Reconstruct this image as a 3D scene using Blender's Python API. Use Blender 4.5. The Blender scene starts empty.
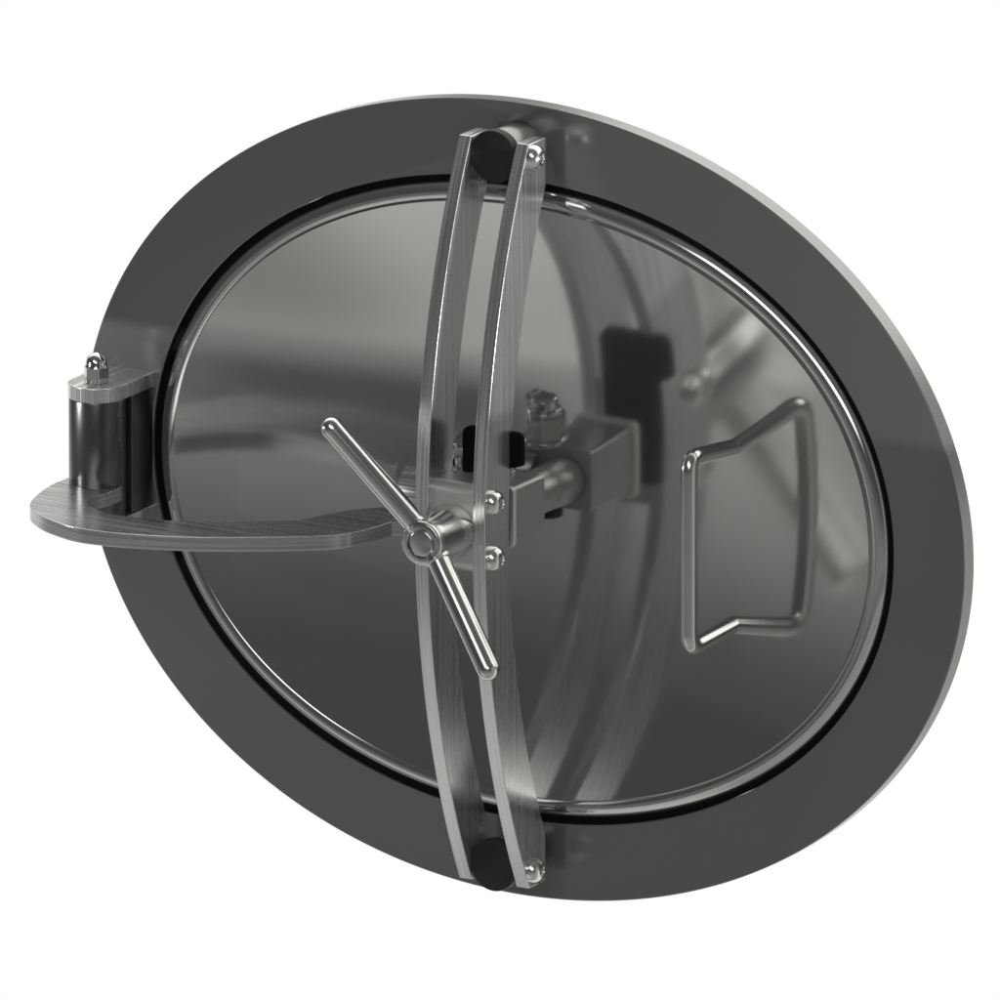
import bpy, bmesh, math
from mathutils import Vector, Matrix
R = math.radians
S = 0.0005                      # one drawing unit is half a millimetre

# ------------------------------------------------------------------ camera
sc = bpy.context.scene
AZ, EL, D = 0.5323, 0.2670, 40000.0
CX, CY = 521.0, 500.3           # where the hatch centre sits (1000 x 1000)
cdir = Vector((math.sin(AZ)*math.cos(EL), -math.cos(AZ)*math.cos(EL), math.sin(EL)))
rvec = Vector((math.cos(AZ), math.sin(AZ), 0))
uvec = cdir.cross(rvec)
cam = bpy.data.objects.new('camera', bpy.data.cameras.new('camera'))
sc.collection.objects.link(cam)
cam.data.sensor_width = 36
cam.data.lens = 36*D/1000
cam.data.clip_end = 200
cam.location = (cdir*D - rvec*(CX-500) - uvec*(500-CY))*S
cam.rotation_euler = Matrix((rvec, uvec, cdir)).transposed().to_euler()
sc.camera = cam
sc.view_settings.view_transform = 'Standard'
sc.view_settings.look = 'None'
sc.view_settings.exposure = 0
sc.view_settings.gamma = 1
sc.render.engine = 'CYCLES'

# ------------------------------------------------------------------ studio environment (white cyclorama behind, invented grey tones in front, set for the reflections)
w = bpy.data.worlds.new('World'); sc.world = w; w.use_nodes = True
nt = w.node_tree; nt.nodes.clear()
def L(a, b): nt.links.new(a, b)
def M(op, a, b=None, c=None):
    n = nt.nodes.new('ShaderNodeMath'); n.operation = op
    for i, v in enumerate((a, b, c)):
        if v is None: continue
        if isinstance(v, (int, float)): n.inputs[i].default_value = v
        else: L(v, n.inputs[i])
    return n.outputs[0]
def SS(v, lo, hi, a=0.0, b=1.0, kind='SMOOTHSTEP'):
    n = nt.nodes.new('ShaderNodeMapRange'); n.interpolation_type = kind
    L(v, n.inputs['Value'])
    for k, x in (('From Min', lo), ('From Max', hi), ('To Min', a), ('To Max', b)): n.inputs[k].default_value = x
    return n.outputs['Result']
def MIX(f, a, b):               # a + f*(b-a)
    d = M('SUBTRACT', b, a)
    return M('MULTIPLY_ADD', d, f, a)
tc = nt.nodes.new('ShaderNodeTexCoord'); sep = nt.nodes.new('ShaderNodeSeparateXYZ')
L(tc.outputs['Generated'], sep.inputs[0])
X, Y, Z = sep.outputs
DEG = 180/math.pi
el = M('MULTIPLY', M('ARCSINE', Z), DEG)
az = M('MULTIPLY', M('ARCTAN2', X, M('MULTIPLY', Y, -1)), DEG)
def lin(s): s /= 255; return ((s+.055)/1.055)**2.4
STEEL = 0.60
ramp = nt.nodes.new('ShaderNodeValToRGB'); cr = ramp.color_ramp; cr.interpolation = 'LINEAR'
stops = [(-90, 120), (-65, 165), (-42, 165), (-34, 150), (-27.6, 150), (-27.3, 120), (-20, 116), (-16, 106), (-10, 90), (-4, 68),
         (0.3, 60), (0.6, 56), (12, 54), (30, 60), (50, 78), (90, 90)]
while len(cr.elements) > 1: cr.elements.remove(cr.elements[0])
for i, (e, s) in enumerate(stops):
    p = (e+90)/180
    k = cr.elements[0] if i == 0 else cr.elements.new(p)
    k.position = p; v = lin(s)/STEEL; k.color = (v, v, v, 1)
L(M('DIVIDE', M('ADD', el, 90), 180), ramp.inputs[0])
front = nt.nodes.new('ShaderNodeSeparateColor'); L(ramp.outputs[0], front.inputs[0]); front = front.outputs[0]
# added dark patch low in front, gives the lid its dark reflection
lid_dark = M('MULTIPLY', SS(az, -37, -27), M('MULTIPLY', M('MULTIPLY', SS(el, -27, -23.5, 0, 1), SS(az, -5, -14, .5, 1)), SS(el, -20.5, -17, 1, 0)))
front = MIX(M('MULTIPLY', lid_dark, .9), front, 0.055)
# added darker patch in the flange's mirror direction, dims its face
flange_dip = M('MULTIPLY', SS(M('ABSOLUTE', M('ADD', az, 30.7)), 3, 9, 1, 0), SS(M('ABSOLUTE', M('ADD', el, 15.3)), 3, 8, 1, 0))
front = MIX(M('MULTIPLY', flange_dip, .35), front, 0.1)
# added dark patch far left, low down, darkens the bead's inner side
dk = M('MULTIPLY', M('MULTIPLY', SS(az, -90, -80), SS(az, -62, -53, 1, 0)), SS(el, -16, -22))
front = MIX(M('MULTIPLY', dk, .8), front, 0.05)
# added dimming low ahead, darkens the lid's upper left
low_dim = M('MULTIPLY', SS(az, -31, -17), SS(el, -24, -32))
front = MIX(M('MULTIPLY', low_dim, .5), front, 0.08)
# added glow far right lightens bar sides; low left raised for the lid
side_glow = M('MULTIPLY', SS(az, 52, 75), SS(el, 35, 15))
front = MIX(side_glow, front, .36)
rt = M('MULTIPLY', SS(az, -36, -45), M('MULTIPLY', SS(el, -6, -16), SS(el, -32, -27)))
front = M('MULTIPLY', front, M('MULTIPLY_ADD', rt, .22, 1))
# overhead softbox, right front
ua = M('SUBTRACT', az, 12); ve = M('SUBTRACT', el, 27)
uu = M('SUBTRACT', M('MULTIPLY', ua, .866), M('MULTIPLY', ve, .5)); vv = M('ADD', M('MULTIPLY', ua, .5), M('MULTIPLY', ve, .866))
sb = M('MULTIPLY', M('MULTIPLY', SS(M('ABSOLUTE', uu), 20, 28, 1, 0), SS(el, 5, 20)), SS(M('ABSOLUTE', vv), 7, 12, 1, 0))
front = MIX(sb, front, 3.2)
# behind, with added brightness high up to lighten the flange rim
rear = SS(Y, -0.05, 0.35)
up = SS(el, 17, 27)
rearv = MIX(up, MIX(SS(el, -8, 4), .85, .36), 2.2)
val = MIX(rear, front, rearv)
f = -cdir
dt = nt.nodes.new('ShaderNodeVectorMath'); dt.operation = 'DOT_PRODUCT'
L(tc.outputs['Generated'], dt.inputs[0]); dt.inputs[1].default_value = f
val = MIX(SS(dt.outputs['Value'], .925, .955), val, 1.0)
white = SS(dt.outputs['Value'], .925, .955)
comb = nt.nodes.new('ShaderNodeCombineColor')
L(val, comb.inputs[0]); L(M('MULTIPLY', val, MIX(white, .992, 1.0)), comb.inputs[1]); L(M('MULTIPLY', val, MIX(white, .965, 1.0)), comb.inputs[2])
bg = nt.nodes.new('ShaderNodeBackground'); L(comb.outputs[0], bg.inputs[0]); bg.inputs[1].default_value = 1
wo = nt.nodes.new('ShaderNodeOutputWorld'); L(bg.outputs[0], wo.inputs[0])

# added half-space spots that make the level light step: one upwards, one downwards
def half_spot(name, x, y, z, up, power):
    l = bpy.data.lights.new(name, 'SPOT'); l.spot_size = math.pi; l.spot_blend = 0; l.energy = power; l.shadow_soft_size = .004
    o = bpy.data.objects.new(name, l); sc.collection.objects.link(o); o.location = (x*S, y*S, z*S)
    o.rotation_euler = (math.pi if up else 0, 0, 0)
half_spot('upward_step_light', 1400, -300, 120, True, 9.5)
half_spot('downward_step_light', -900, -500, 120, False, 1.7)

# ------------------------------------------------------------------ materials
def mat(name, base, rough, metal=1.0, brush=None, amt=.12, bump=0.0, vary=0.0, spec=.5):
    m = bpy.data.materials.new(name); m.use_nodes = True; n = m.node_tree; b = n.nodes['Principled BSDF']
    b.inputs['Base Color'].default_value = (base, base, base*.985, 1)
    b.inputs['Metallic'].default_value = metal
    b.inputs['Roughness'].default_value = rough
    b.inputs['Specular IOR Level'].default_value = spec
    t = n.nodes.new('ShaderNodeTexCoord'); mp = n.nodes.new('ShaderNodeMapping'); no = n.nodes.new('ShaderNodeTexNoise')
    n.links.new(t.outputs['Object'], mp.inputs[0]); n.links.new(mp.outputs[0], no.inputs[0])
    sc3 = brush or (25, 25, 25)
    mp.inputs['Scale'].default_value = sc3
    no.inputs['Scale'].default_value = 1; no.inputs['Detail'].default_value = 4 if brush else 3
    mr = n.nodes.new('ShaderNodeMapRange')
    mr.inputs['From Min'].default_value = .3; mr.inputs['From Max'].default_value = .7
    mr.inputs['To Min'].default_value = max(rough-amt, .02); mr.inputs['To Max'].default_value = rough+amt
    n.links.new(no.outputs['Fac'], mr.inputs['Value']); n.links.new(mr.outputs[0], b.inputs['Roughness'])
    if vary:
        m2 = n.nodes.new('ShaderNodeMapRange'); m2.inputs['From Min'].default_value = .3; m2.inputs['From Max'].default_value = .7
        m2.inputs['To Min'].default_value = base*(1-vary); m2.inputs['To Max'].default_value = base*(1+vary)
        n.links.new(no.outputs['Fac'], m2.inputs['Value'])
        cc = n.nodes.new('ShaderNodeCombineColor')
        for i in range(3): n.links.new(m2.outputs[0], cc.inputs[i])
        n.links.new(cc.outputs[0], b.inputs['Base Color'])
    if bump:
        bp = n.nodes.new('ShaderNodeBump'); bp.inputs['Strength'].default_value = bump; bp.inputs['Distance'].default_value = .0004
        n.links.new(no.outputs['Fac'], bp.inputs['Height']); n.links.new(bp.outputs[0], b.inputs['Normal'])
    return m
def brushed(name, base, rough, face_axis, streak, fine=750, amt=.09, vary=.16, bump=.2):
    # streaks run along one axis; the fine axis depends on which way the face points
    m = bpy.data.materials.new(name); m.use_nodes = True; n = m.node_tree; b = n.nodes['Principled BSDF']
    b.inputs['Metallic'].default_value = .84
    t = n.nodes.new('ShaderNodeTexCoord'); fac = []
    axes = [i for i in range(3) if i != streak]
    other = [i for i in axes if i != face_axis][0]
    for fine_axis in (other, face_axis):
        mp = n.nodes.new('ShaderNodeMapping'); no = n.nodes.new('ShaderNodeTexNoise')
        v = [0, 0, 0]; v[fine_axis] = fine; v[streak] = 9; mp.inputs['Scale'].default_value = v
        no.inputs['Scale'].default_value = 1; no.inputs['Detail'].default_value = 1.5; no.inputs['Roughness'].default_value = .5
        n.links.new(t.outputs['Object'], mp.inputs[0]); n.links.new(mp.outputs[0], no.inputs[0]); fac.append(no.outputs['Fac'])
    g = n.nodes.new('ShaderNodeNewGeometry'); s3 = n.nodes.new('ShaderNodeSeparateXYZ'); n.links.new(g.outputs['True Normal'], s3.inputs[0])
    ab = n.nodes.new('ShaderNodeMath'); ab.operation = 'ABSOLUTE'; n.links.new(s3.outputs[face_axis], ab.inputs[0])
    gt = n.nodes.new('ShaderNodeMath'); gt.operation = 'GREATER_THAN'; n.links.new(ab.outputs[0], gt.inputs[0]); gt.inputs[1].default_value = .6
    mx = n.nodes.new('ShaderNodeMix'); n.links.new(gt.outputs[0], mx.inputs[0]); n.links.new(fac[1], mx.inputs[2]); n.links.new(fac[0], mx.inputs[3])
    for inp, lo, hi in (('Roughness', rough-amt, rough+amt), ('Base Color', base*(1-vary), base*(1+vary))):
        mr = n.nodes.new('ShaderNodeMapRange'); mr.inputs['From Min'].default_value = .3; mr.inputs['From Max'].default_value = .7
        mr.inputs['To Min'].default_value = lo; mr.inputs['To Max'].default_value = hi
        n.links.new(mx.outputs[0], mr.inputs['Value'])
        n.links.new(mr.outputs[0], b.inputs[inp])
    bp = n.nodes.new('ShaderNodeBump'); bp.inputs['Strength'].default_value = bump; bp.inputs['Distance'].default_value = .0003
    n.links.new(mx.outputs[0], bp.inputs['Height']); n.links.new(bp.outputs[0], b.inputs['Normal'])
    return m
m_ring = mat('satin_flange_steel', .24, .2, metal=.62, amt=.008)
m_lid = mat('polished_lid_steel', STEEL, .085, metal=.94, amt=.012)
m_bar = brushed('brushed_steel_vertical', .72, .24, 0, 2)
m_arm = brushed('brushed_steel_lengthwise', .52, .24, 2, 0, vary=.25)
m_pol = mat('polished_fittings_steel', .66, .10, amt=.02)
m_rod = mat('satin_handle_steel', .62, .2, amt=.03)
m_bolt = mat('bright_bolt_steel', .75, .2, amt=.02)
m_sat = mat('satin_cast_steel', .55, .42, metal=.75, amt=.03)
m_lug = mat('dull_lug_steel', .24, .3, metal=.9, amt=.03)
m_edge = mat('bright_cut_edge', .9, .4, metal=.3, amt=.03)
m_barrel = mat('dark_oiled_steel', .14, .26, metal=.9, amt=.03)
m_black = mat('black_rubber', .004, .6, metal=0, amt=.04, spec=.08)
m_cap = mat('charcoal_plastic', .022, .5, metal=0, amt=.04, spec=.3)

# ------------------------------------------------------------------ mesh helpers
C = sc.collection
def link(name, bm, m, parent, bev=0, seg=2, angle=35, label=None):
    bmesh.ops.recalc_face_normals(bm, faces=bm.faces)
    for v in bm.verts: v.co *= S
    me = bpy.data.meshes.new(name); bm.to_mesh(me); bm.free()
    me.materials.append(m)
    for p in me.polygons: p.use_smooth = True
    me.set_sharp_from_angle(angle=R(angle))
    o = bpy.data.objects.new(name, me); C.objects.link(o); o.parent = parent
    if bev:
        b = o.modifiers.new('Bevel', 'BEVEL'); b.width = bev*S; b.segments = seg; b.limit_method = 'ANGLE'; b.angle_limit = R(40); b.harden_normals = True
    if label: o['label'] = label
    return o
def prism(bm, pts, axis, a, b):     # pts 2D polygon; axis x: (y,z)  y: (x,z)  z: (x,y)
    def P(u, v, t): return {'x': (t, u, v), 'y': (u, t, v), 'z': (u, v, t)}[axis]
    lo = [bm.verts.new(P(u, v, a)) for u, v in pts]; hi = [bm.verts.new(P(u, v, b)) for u, v in pts]
    n = len(pts)
    for i in range(n): bm.faces.new((lo[i], lo[(i+1) % n], hi[(i+1) % n], hi[i]))
    bm.faces.new(lo[::-1]); bm.faces.new(hi)
    return bm
def box(bm, x0, x1, y0, y1, z0, z1): return prism(bm, [(x0, y0), (x1, y0), (x1, y1), (x0, y1)], 'z', z0, z1)
def lathe(bm, prof, o, ax, n=64, ref=None):    # prof [(t along axis, radius)], poles allowed at radius 0
    o = Vector(o); ax = Vector(ax).normalized()
    ref = Vector(ref) if ref else (Vector((0, 0, 1)) if abs(ax.z) < .9 else Vector((1, 0, 0)))
    u = (ref-ax*ref.dot(ax)).normalized(); v = ax.cross(u); rings = []
    for t, r in prof:
        if r < 1e-6: rings.append([bm.verts.new(o+ax*t)])
        else: rings.append([bm.verts.new(o+ax*t+(u*math.cos(2*math.pi*i/n)+v*math.sin(2*math.pi*i/n))*r) for i in range(n)])
    for A, B in zip(rings, rings[1:]):
        for i in range(n):
            j = (i+1) % n
            if len(A) == 1 and len(B) > 1: bm.faces.new((A[0], B[i], B[j]))
            elif len(B) == 1 and len(A) > 1: bm.faces.new((A[j], A[i], B[0]))
            elif len(A) > 1: bm.faces.new((A[i], A[j], B[j], B[i]))
    return bm
def cyl(bm, o, ax, L_, r, n=64, bev=1.5): return lathe(bm, [(0, 0), (0, r-bev), (bev*.3, r-bev*.3), (bev, r), (L_-bev, r), (L_-bev*.3, r-bev*.3), (L_, r-bev), (L_, 0)], o, ax, n)
def tube(bm, pts, r, n=24, bend=14):
    P = [Vector(p) for p in pts]; path = [P[0]]
    for a, b, c in zip(P, P[1:], P[2:]):
        d1 = (a-b).normalized(); d2 = (c-b).normalized(); s = b+d1*bend; e = b+d2*bend
        for k in range(9):
            t = k/8; path.append(s*(1-t)**2+b*2*t*(1-t)+e*t*t)
    path.append(P[-1]); rings = []; u = None
    for i, p in enumerate(path):
        t = (path[min(i+1, len(path)-1)]-path[max(i-1, 0)]).normalized()
        u = (u-t*u.dot(t)).normalized() if u else t.orthogonal().normalized()
        v = t.cross(u)
        rings.append([bm.verts.new(p+(u*math.cos(2*math.pi*k/n)+v*math.sin(2*math.pi*k/n))*r) for k in range(n)])
    for A, B in zip(rings, rings[1:]):
        for i in range(n): bm.faces.new((A[i], A[(i+1) % n], B[(i+1) % n], B[i]))
    bm.faces.new(rings[0][::-1]); bm.faces.new(rings[-1])
    return bm
NSEG = 360
def oval(A, B, n=2.0):
    out = []
    for i in range(NSEG):
        t = 2*math.pi*i/NSEG; c, s = math.cos(t), math.sin(t)
        out.append((A*math.copysign(abs(c)**(2/n), c), B*math.copysign(abs(s)**(2/n), s)))
    return out
def loft(bm, loops, closed=False):   # loops of (outline, y)
    rings = [[bm.verts.new((x, y, z)) for x, z in ol] for ol, y in loops]
    pairs = list(zip(rings, rings[1:]))+([(rings[-1], rings[0])] if closed else [])
    for A, B in pairs:
        for i in range(NSEG):
            j = (i+1) % NSEG; bm.faces.new((A[i], A[j], B[j], B[i]))
    return rings

# ------------------------------------------------------------------ the hatch
hatch = bpy.data.objects.new('tank_hatch', None); C.objects.link(hatch)
hatch['label'] = 'oval stainless steel tank hatch with swing arm, twin curved clamp bars and grab handle'
hatch['category'] = 'hatch'
OA, OB, IA, IB, NI = 511.0, 410.3, 429.5, 331.5, 2.05

# flange
bm = bmesh.new()
o1, i1 = oval(OA, OB), oval(IA, IB, NI)
loft(bm, [(oval(OA-1.0, OB-1.0), 0), (o1, 1.0), (o1, 19), (i1, 19), (i1, 1.0), (oval(IA+1, IB+1, NI), 0)], closed=True)
link('flange', bm, m_ring, hatch, angle=20)
# gasket in the gap
bm = bmesh.new()
loft(bm, [(oval(IA-.3, IB-.3, NI), 4), (oval(IA-.3, IB-.3, NI), 17), (oval(IA-14, IB-14, NI), 17), (oval(IA-14, IB-14, NI), 4)], closed=True)
link('gasket', bm, m_black, hatch)

# lid: rolled rim bead, then one dished sheet
DEPTH, YC = 44.0, 41.0
LA, LB = IA-6, IB-6
def dish(k): return YC-DEPTH*k*k
bm = bmesh.new(); loops = []
BR = 12.5                         # bead radius
loops.append((oval(LA, LB, NI), 18))
loops.append((oval(LA, LB, NI), 10))
for q in range(0, 13):
    th = math.pi*q/12*.70
    s = BR-BR*math.cos(th); y = 9.5-BR*math.sin(th)*.95
    loops.append((oval(LA-s, LB-s, NI), y))
sIn = BR-BR*math.cos(math.pi*.70)
kA = sIn+.6
k0 = 1-kA/LB
for q in range(0, 57):
    k = k0*(1-q/57)
    e = max(0, 1-q/4)
    wz = kA + (1-k/k0)*(LB-kA)
    ka = k/k0
    n = NI+(2-NI)*(1-ka)
    loops.append((oval((LA-kA)*ka, (LB-kA)*ka, n), dish(ka)+e*0))
rings = loft(bm, loops)
c = bm.verts.new((0, YC, 0))
for i in range(NSEG): bm.faces.new((rings[-1][i], rings[-1][(i+1) % NSEG], c))
lid = link('lid', bm, m_lid, hatch, angle=36)

# grab handle on the lid
bm = bmesh.new()
hx = 232
tube(bm, [(hx, 36, 80), (hx, -64, 91), (hx, -64, -106), (hx, 36, -101)], 8.6, bend=16)
link('grab_handle', bm, m_rod, lid)

# lugs between bar ends
def bolt_head(parent, x, y, z, r=12.5, h=12.5, sx=1, name='bolt'):
    bm = bmesh.new()
    prof = [(0, r), (2, r)]
    for q in range(1, 9):
        a = math.pi/2*q/9; prof.append((2+(h-2)*math.sin(a), r*math.cos(a)**.8))
    prof = [p for p in prof if p[1] > 5.4]
    top = prof[-1][0]+.6
    prof += [(top, 5.0), (top-.6, 4.6), (top-6, 4.4), (top-6, 0)]
    lathe(bm, prof, (x, y, z), (sx, 0, 0), n=48)
    o = link(name, bm, m_bolt, parent, angle=50)
    return o
for zz in (368, -366):
    bm = bmesh.new(); cyl(bm, (0, 1.5, zz), (0, -1, 0), 46, 24.5)
    lg = link('lug', bm, m_lug, hatch)
    bm = bmesh.new(); cyl(bm, (0, -44, zz), (0, -1, 0), 12, 27, bev=2)
    link('rubber_cap', bm, m_cap, lg)

# the two curved clamp bars
def bar(x0, x1):
    pts = []
    Z1, Rf = 385.0, (385.0**2+87**2)/(2*87)
    for i in range(49):
        z = -Z1+2*Z1*i/48
        pts.append((-140+Rf-math.sqrt(Rf*Rf-z*z), z))
    Rb = (335.0**2+72**2)/(2*72); back = []
    for i in range(41):
        z = 335-670*i/40
        back.append((-92+Rb-math.sqrt(Rb*Rb-z*z), z))
    pts += [(-20, 385)]+back+[(-20, -385)]
    bm = bmesh.new(); prism(bm, pts, 'x', x0, x1)
    return link('clamp_bar', bm, m_bar, hatch, bev=1.0, seg=2, angle=30)
barL = bar(-40.5, -25.8); barR = bar(25.8, 40.5)
for z in (371, -367): bolt_head(barR, 40, -46, z)
for z in (33, -25): bolt_head(barR, 40, -125, z)

# cross block between the bars
def rrect(u0, u1, v0, v1, r, corners=(1, 1, 1, 1), n=8):
    out = []
    for (cu, cv, a0, k) in ((u1, v1, 0, corners[0]), (u0, v1, 90, corners[1]), (u0, v0, 180, corners[2]), (u1, v0, 270, corners[3])):
        if not k: out.append((cu, cv)); continue
        su = -1 if cu == u1 else 1; sv = -1 if cv == v1 else 1
        for i in range(n+1):
            a = R(a0+90*i/n); out.append((cu+su*r+r*math.cos(a), cv+sv*r+r*math.sin(a)))
    return out
bm = bmesh.new(); prism(bm, rrect(-136, -92, -42, 50, 11, (0, 1, 1, 0)), 'x', -25.6, 25.6)
link('cross_block', bm, m_sat, hatch, angle=30)

# square hub tube and spindle behind the bars
bm = bmesh.new()
A = rrect(-29, 29, -27, 31, 5); B = rrect(-24.5, 24.5, -22.5, 26.5, 2.5)
n = len(A)
def vr(pts, y): return [bm.verts.new((u, y, v)) for u, v in pts]
r1, r2, r3, r4 = vr(A, -3), vr(A, -64), vr(B, -64), vr(B, -12)
for P_, Q_ in ((r1, r2), (r2, r3), (r3, r4)):
    for i in range(n): bm.faces.new((P_[i], P_[(i+1) % n], Q_[(i+1) % n], Q_[i]))
bm.faces.new(r1); bm.faces.new(r4[::-1])
hub = link('hub_tube', bm, m_sat, hatch, angle=40)
bm = bmesh.new()
A2 = rrect(-32, 32.5, -29.5, 33.5, 6); B2 = rrect(-23.5, 23.5, -21.5, 25.5, 2.5)
q1, q2, q3, q4 = vr(A2, -64.2), vr(A2, -70), vr(B2, -70), vr(B2, -64.2)
for P_, Q_ in ((q1, q2), (q2, q3), (q3, q4), (q4, q1)):
    for i in range(n): bm.faces.new((P_[i], P_[(i+1) % n], Q_[(i+1) % n], Q_[i]))
link('tube_edge', bm, m_edge, hub, bev=.6, angle=40)
bm = bmesh.new(); cyl(bm, (0, 45, 1), (0, -1, 0), 46, 22.5)
link('spindle', bm, m_sat, hub)
bm = bmesh.new(); cyl(bm, (0, -14, 1), (0, -1, 0), 84, 15)
link('screw', bm, m_pol, hub)
# pivot sleeve joining arm to hub
bm = bmesh.new(); cyl(bm, (-118, -15, -3), (1, 0, 0), 90, 32)
sleeve = link('pivot_sleeve', bm, m_arm, hatch)
def hexa(r, cx, cy): return [(cx+r*math.cos(R(60*i+12)), cy+r*math.sin(R(60*i+12))) for i in range(6)]
bm = bmesh.new(); cyl(bm, (-24, -10, 30), (0, 0, 1), 6, 21)
prism(bm, hexa(18.5, -24, -10), 'z', 36, 58); cyl(bm, (-24, -10, 58), (0, 0, 1), 5, 15.5); cyl(bm, (-24, -10, 63), (0, 0, 1), 11, 12)
link('lock_nut', bm, m_bolt, hatch, angle=50)
bm = bmesh.new(); cyl(bm, (-24, -10, -27.5), (0, 0, -1), 11, 15)
link('lower_nut', bm, m_black, hatch)
bm = bmesh.new(); box(bm, -62, -29.3, -50, 0, -22, 29)
link('pivot_block', bm, m_sat, hatch, bev=3, seg=3)
bm = bmesh.new(); prism(bm, [(-14, -24), (36, -24), (36, 58), (54, 64)]+[(46+8*math.cos(R(t)), 89+8*math.sin(R(t))) for t in range(0, 91, 15)]+[(-6+8*math.cos(R(t)), 89+8*math.sin(R(t))) for t in range(90, 181, 15)], 'y', -91.5, -84)
link('backing_pad', bm, m_black, hatch)
bm = bmesh.new(); cyl(bm, (-54, -43, 29), (0, 0, 1), 20, 8); prism(bm, hexa(10.5, -54, -43), 'z', 49, 58)
cyl(bm, (-54, -43, 20), (0, 0, 1), 42, 4.5)
link('stud', bm, m_pol, hatch, bev=.6, angle=30)

# T handle with tapered boss
bm = bmesh.new()
lathe(bm, [(0, 0), (0, 27), (4, 28), (22, 26.5), (44, 24), (59, 23.2), (61, 22), (61.5, 21), (61.5, 16), (60.8, 15.2), (58, 15), (58, 14), (60, 13.6), (60.8, 12.8), (61, 12), (61, 0)], (0, -136, 1.5), (0, -1, 0), n=72)
boss = link('handle_boss', bm, m_rod, hatch, angle=40)
for sg in (1, -1):
    d = Vector((-97*sg, -40, 120.5*sg)); ln = d.length; d.normalize()
    o = Vector((0, -180, 1.5)); r = 11.8
    prof = [(12, 0), (12, r), (ln-r, r)]
    for q in range(1, 9):
        a = math.pi/2*q/8; prof.append((ln-r+r*math.sin(a), max(r*math.cos(a), 0)))
    prof[-1] = (ln, 0)
    bm = bmesh.new(); lathe(bm, prof, o, d, n=40)
    lathe(bm, [(19, r-.5), (19, r+1.6), (24, r+1.6), (26, r-.5)], o, d, n=40)
    link('handle_rod', bm, m_rod, boss, angle=40)

# hinge on the left of the flange
HX, HY, HR = -458.0, -60.0, 29.0
def eye(r, yb):
    pts = [(HX+r, yb), (HX-r, yb)]
    for i in range(25):
        a = R(180+180*i/24); pts.append((HX+r*math.cos(a), HY+r*math.sin(a)))
    return pts
bm = bmesh.new(); prism(bm, eye(HR+.8, 1.2), 'z', 59, 74)
hb = link('hinge_bracket', bm, m_bar, hatch, bev=.9, angle=30)
bm = bmesh.new(); prism(bm, eye(HR+.8, 1.2), 'z', -78, -64)
link('hinge_bracket', bm, m_bar, hatch, bev=.9, angle=30)
bm = bmesh.new(); box(bm, HX-HR, HX+HR-.6, HY+20, 1.5, -64, 59)
link('hinge_web', bm, m_barrel, hb, bev=1)
bm = bmesh.new(); cyl(bm, (HX, HY, -64), (0, 0, 1), 123, HR, n=96)
link('hinge_barrel', bm, m_barrel, hb)
bm = bmesh.new()
prism(bm, hexa(13.2, HX-1, HY), 'z', 74.1, 90)
dome = [(90, 12)]+[(90+3+11*math.sin(R(a)), 11*math.cos(R(a))) for a in range(0, 90, 9)]+[(104.2, 0)]
lathe(bm, [(t-90, r) for t, r in dome], (HX-1, HY, 90), (0, 0, 1), n=48)
link('acorn_nut', bm, m_pol, hb, bev=.5, angle=40)

# swing arm: one flat curved plate with a hooked eye at the hinge
def smooth(ctrl, k=10):
    P = [Vector((a, b)) for a, b in ctrl]; out = []
    for i in range(len(P)-1):
        p0 = P[max(i-1, 0)]; p1 = P[i]; p2 = P[i+1]; p3 = P[min(i+2, len(P)-1)]
        for j in range(k):
            t = j/k
            q = .5*((2*p1)+(p2-p0)*t+(2*p0-5*p1+4*p2-p3)*t*t+(-p0+3*p1-3*p2+p3)*t**3)
            out.append((q.x, q.y))
    out.append(tuple(P[-1])); return out
outer = smooth([(-470, -33), (-487, -45), (-492, -70), (-490, -110), (-475, -163), (-452, -190), (-420, -210), (-375, -222), (-307, -207), (-244, -179), (-158, -122), (-134, -84), (-126, -40)])
end = [(-112, -30), (-112, 8), (-156, 9)]
inner = smooth([(-156, 9), (-186, -26), (-210, -84)])[1:]
inner2 = smooth([(-210, -84), (-265, -122), (-327, -152), (-370, -158), (-410, -148), (-428, -128), (-432, -108), (-428, -86), (-429, -60), (-440, -38), (-470, -33)])[1:-1]
bm = bmesh.new(); prism(bm, outer+end+inner+inner2, 'z', -45, -30)
link('swing_arm', bm, m_arm, hatch, bev=.8, angle=30)
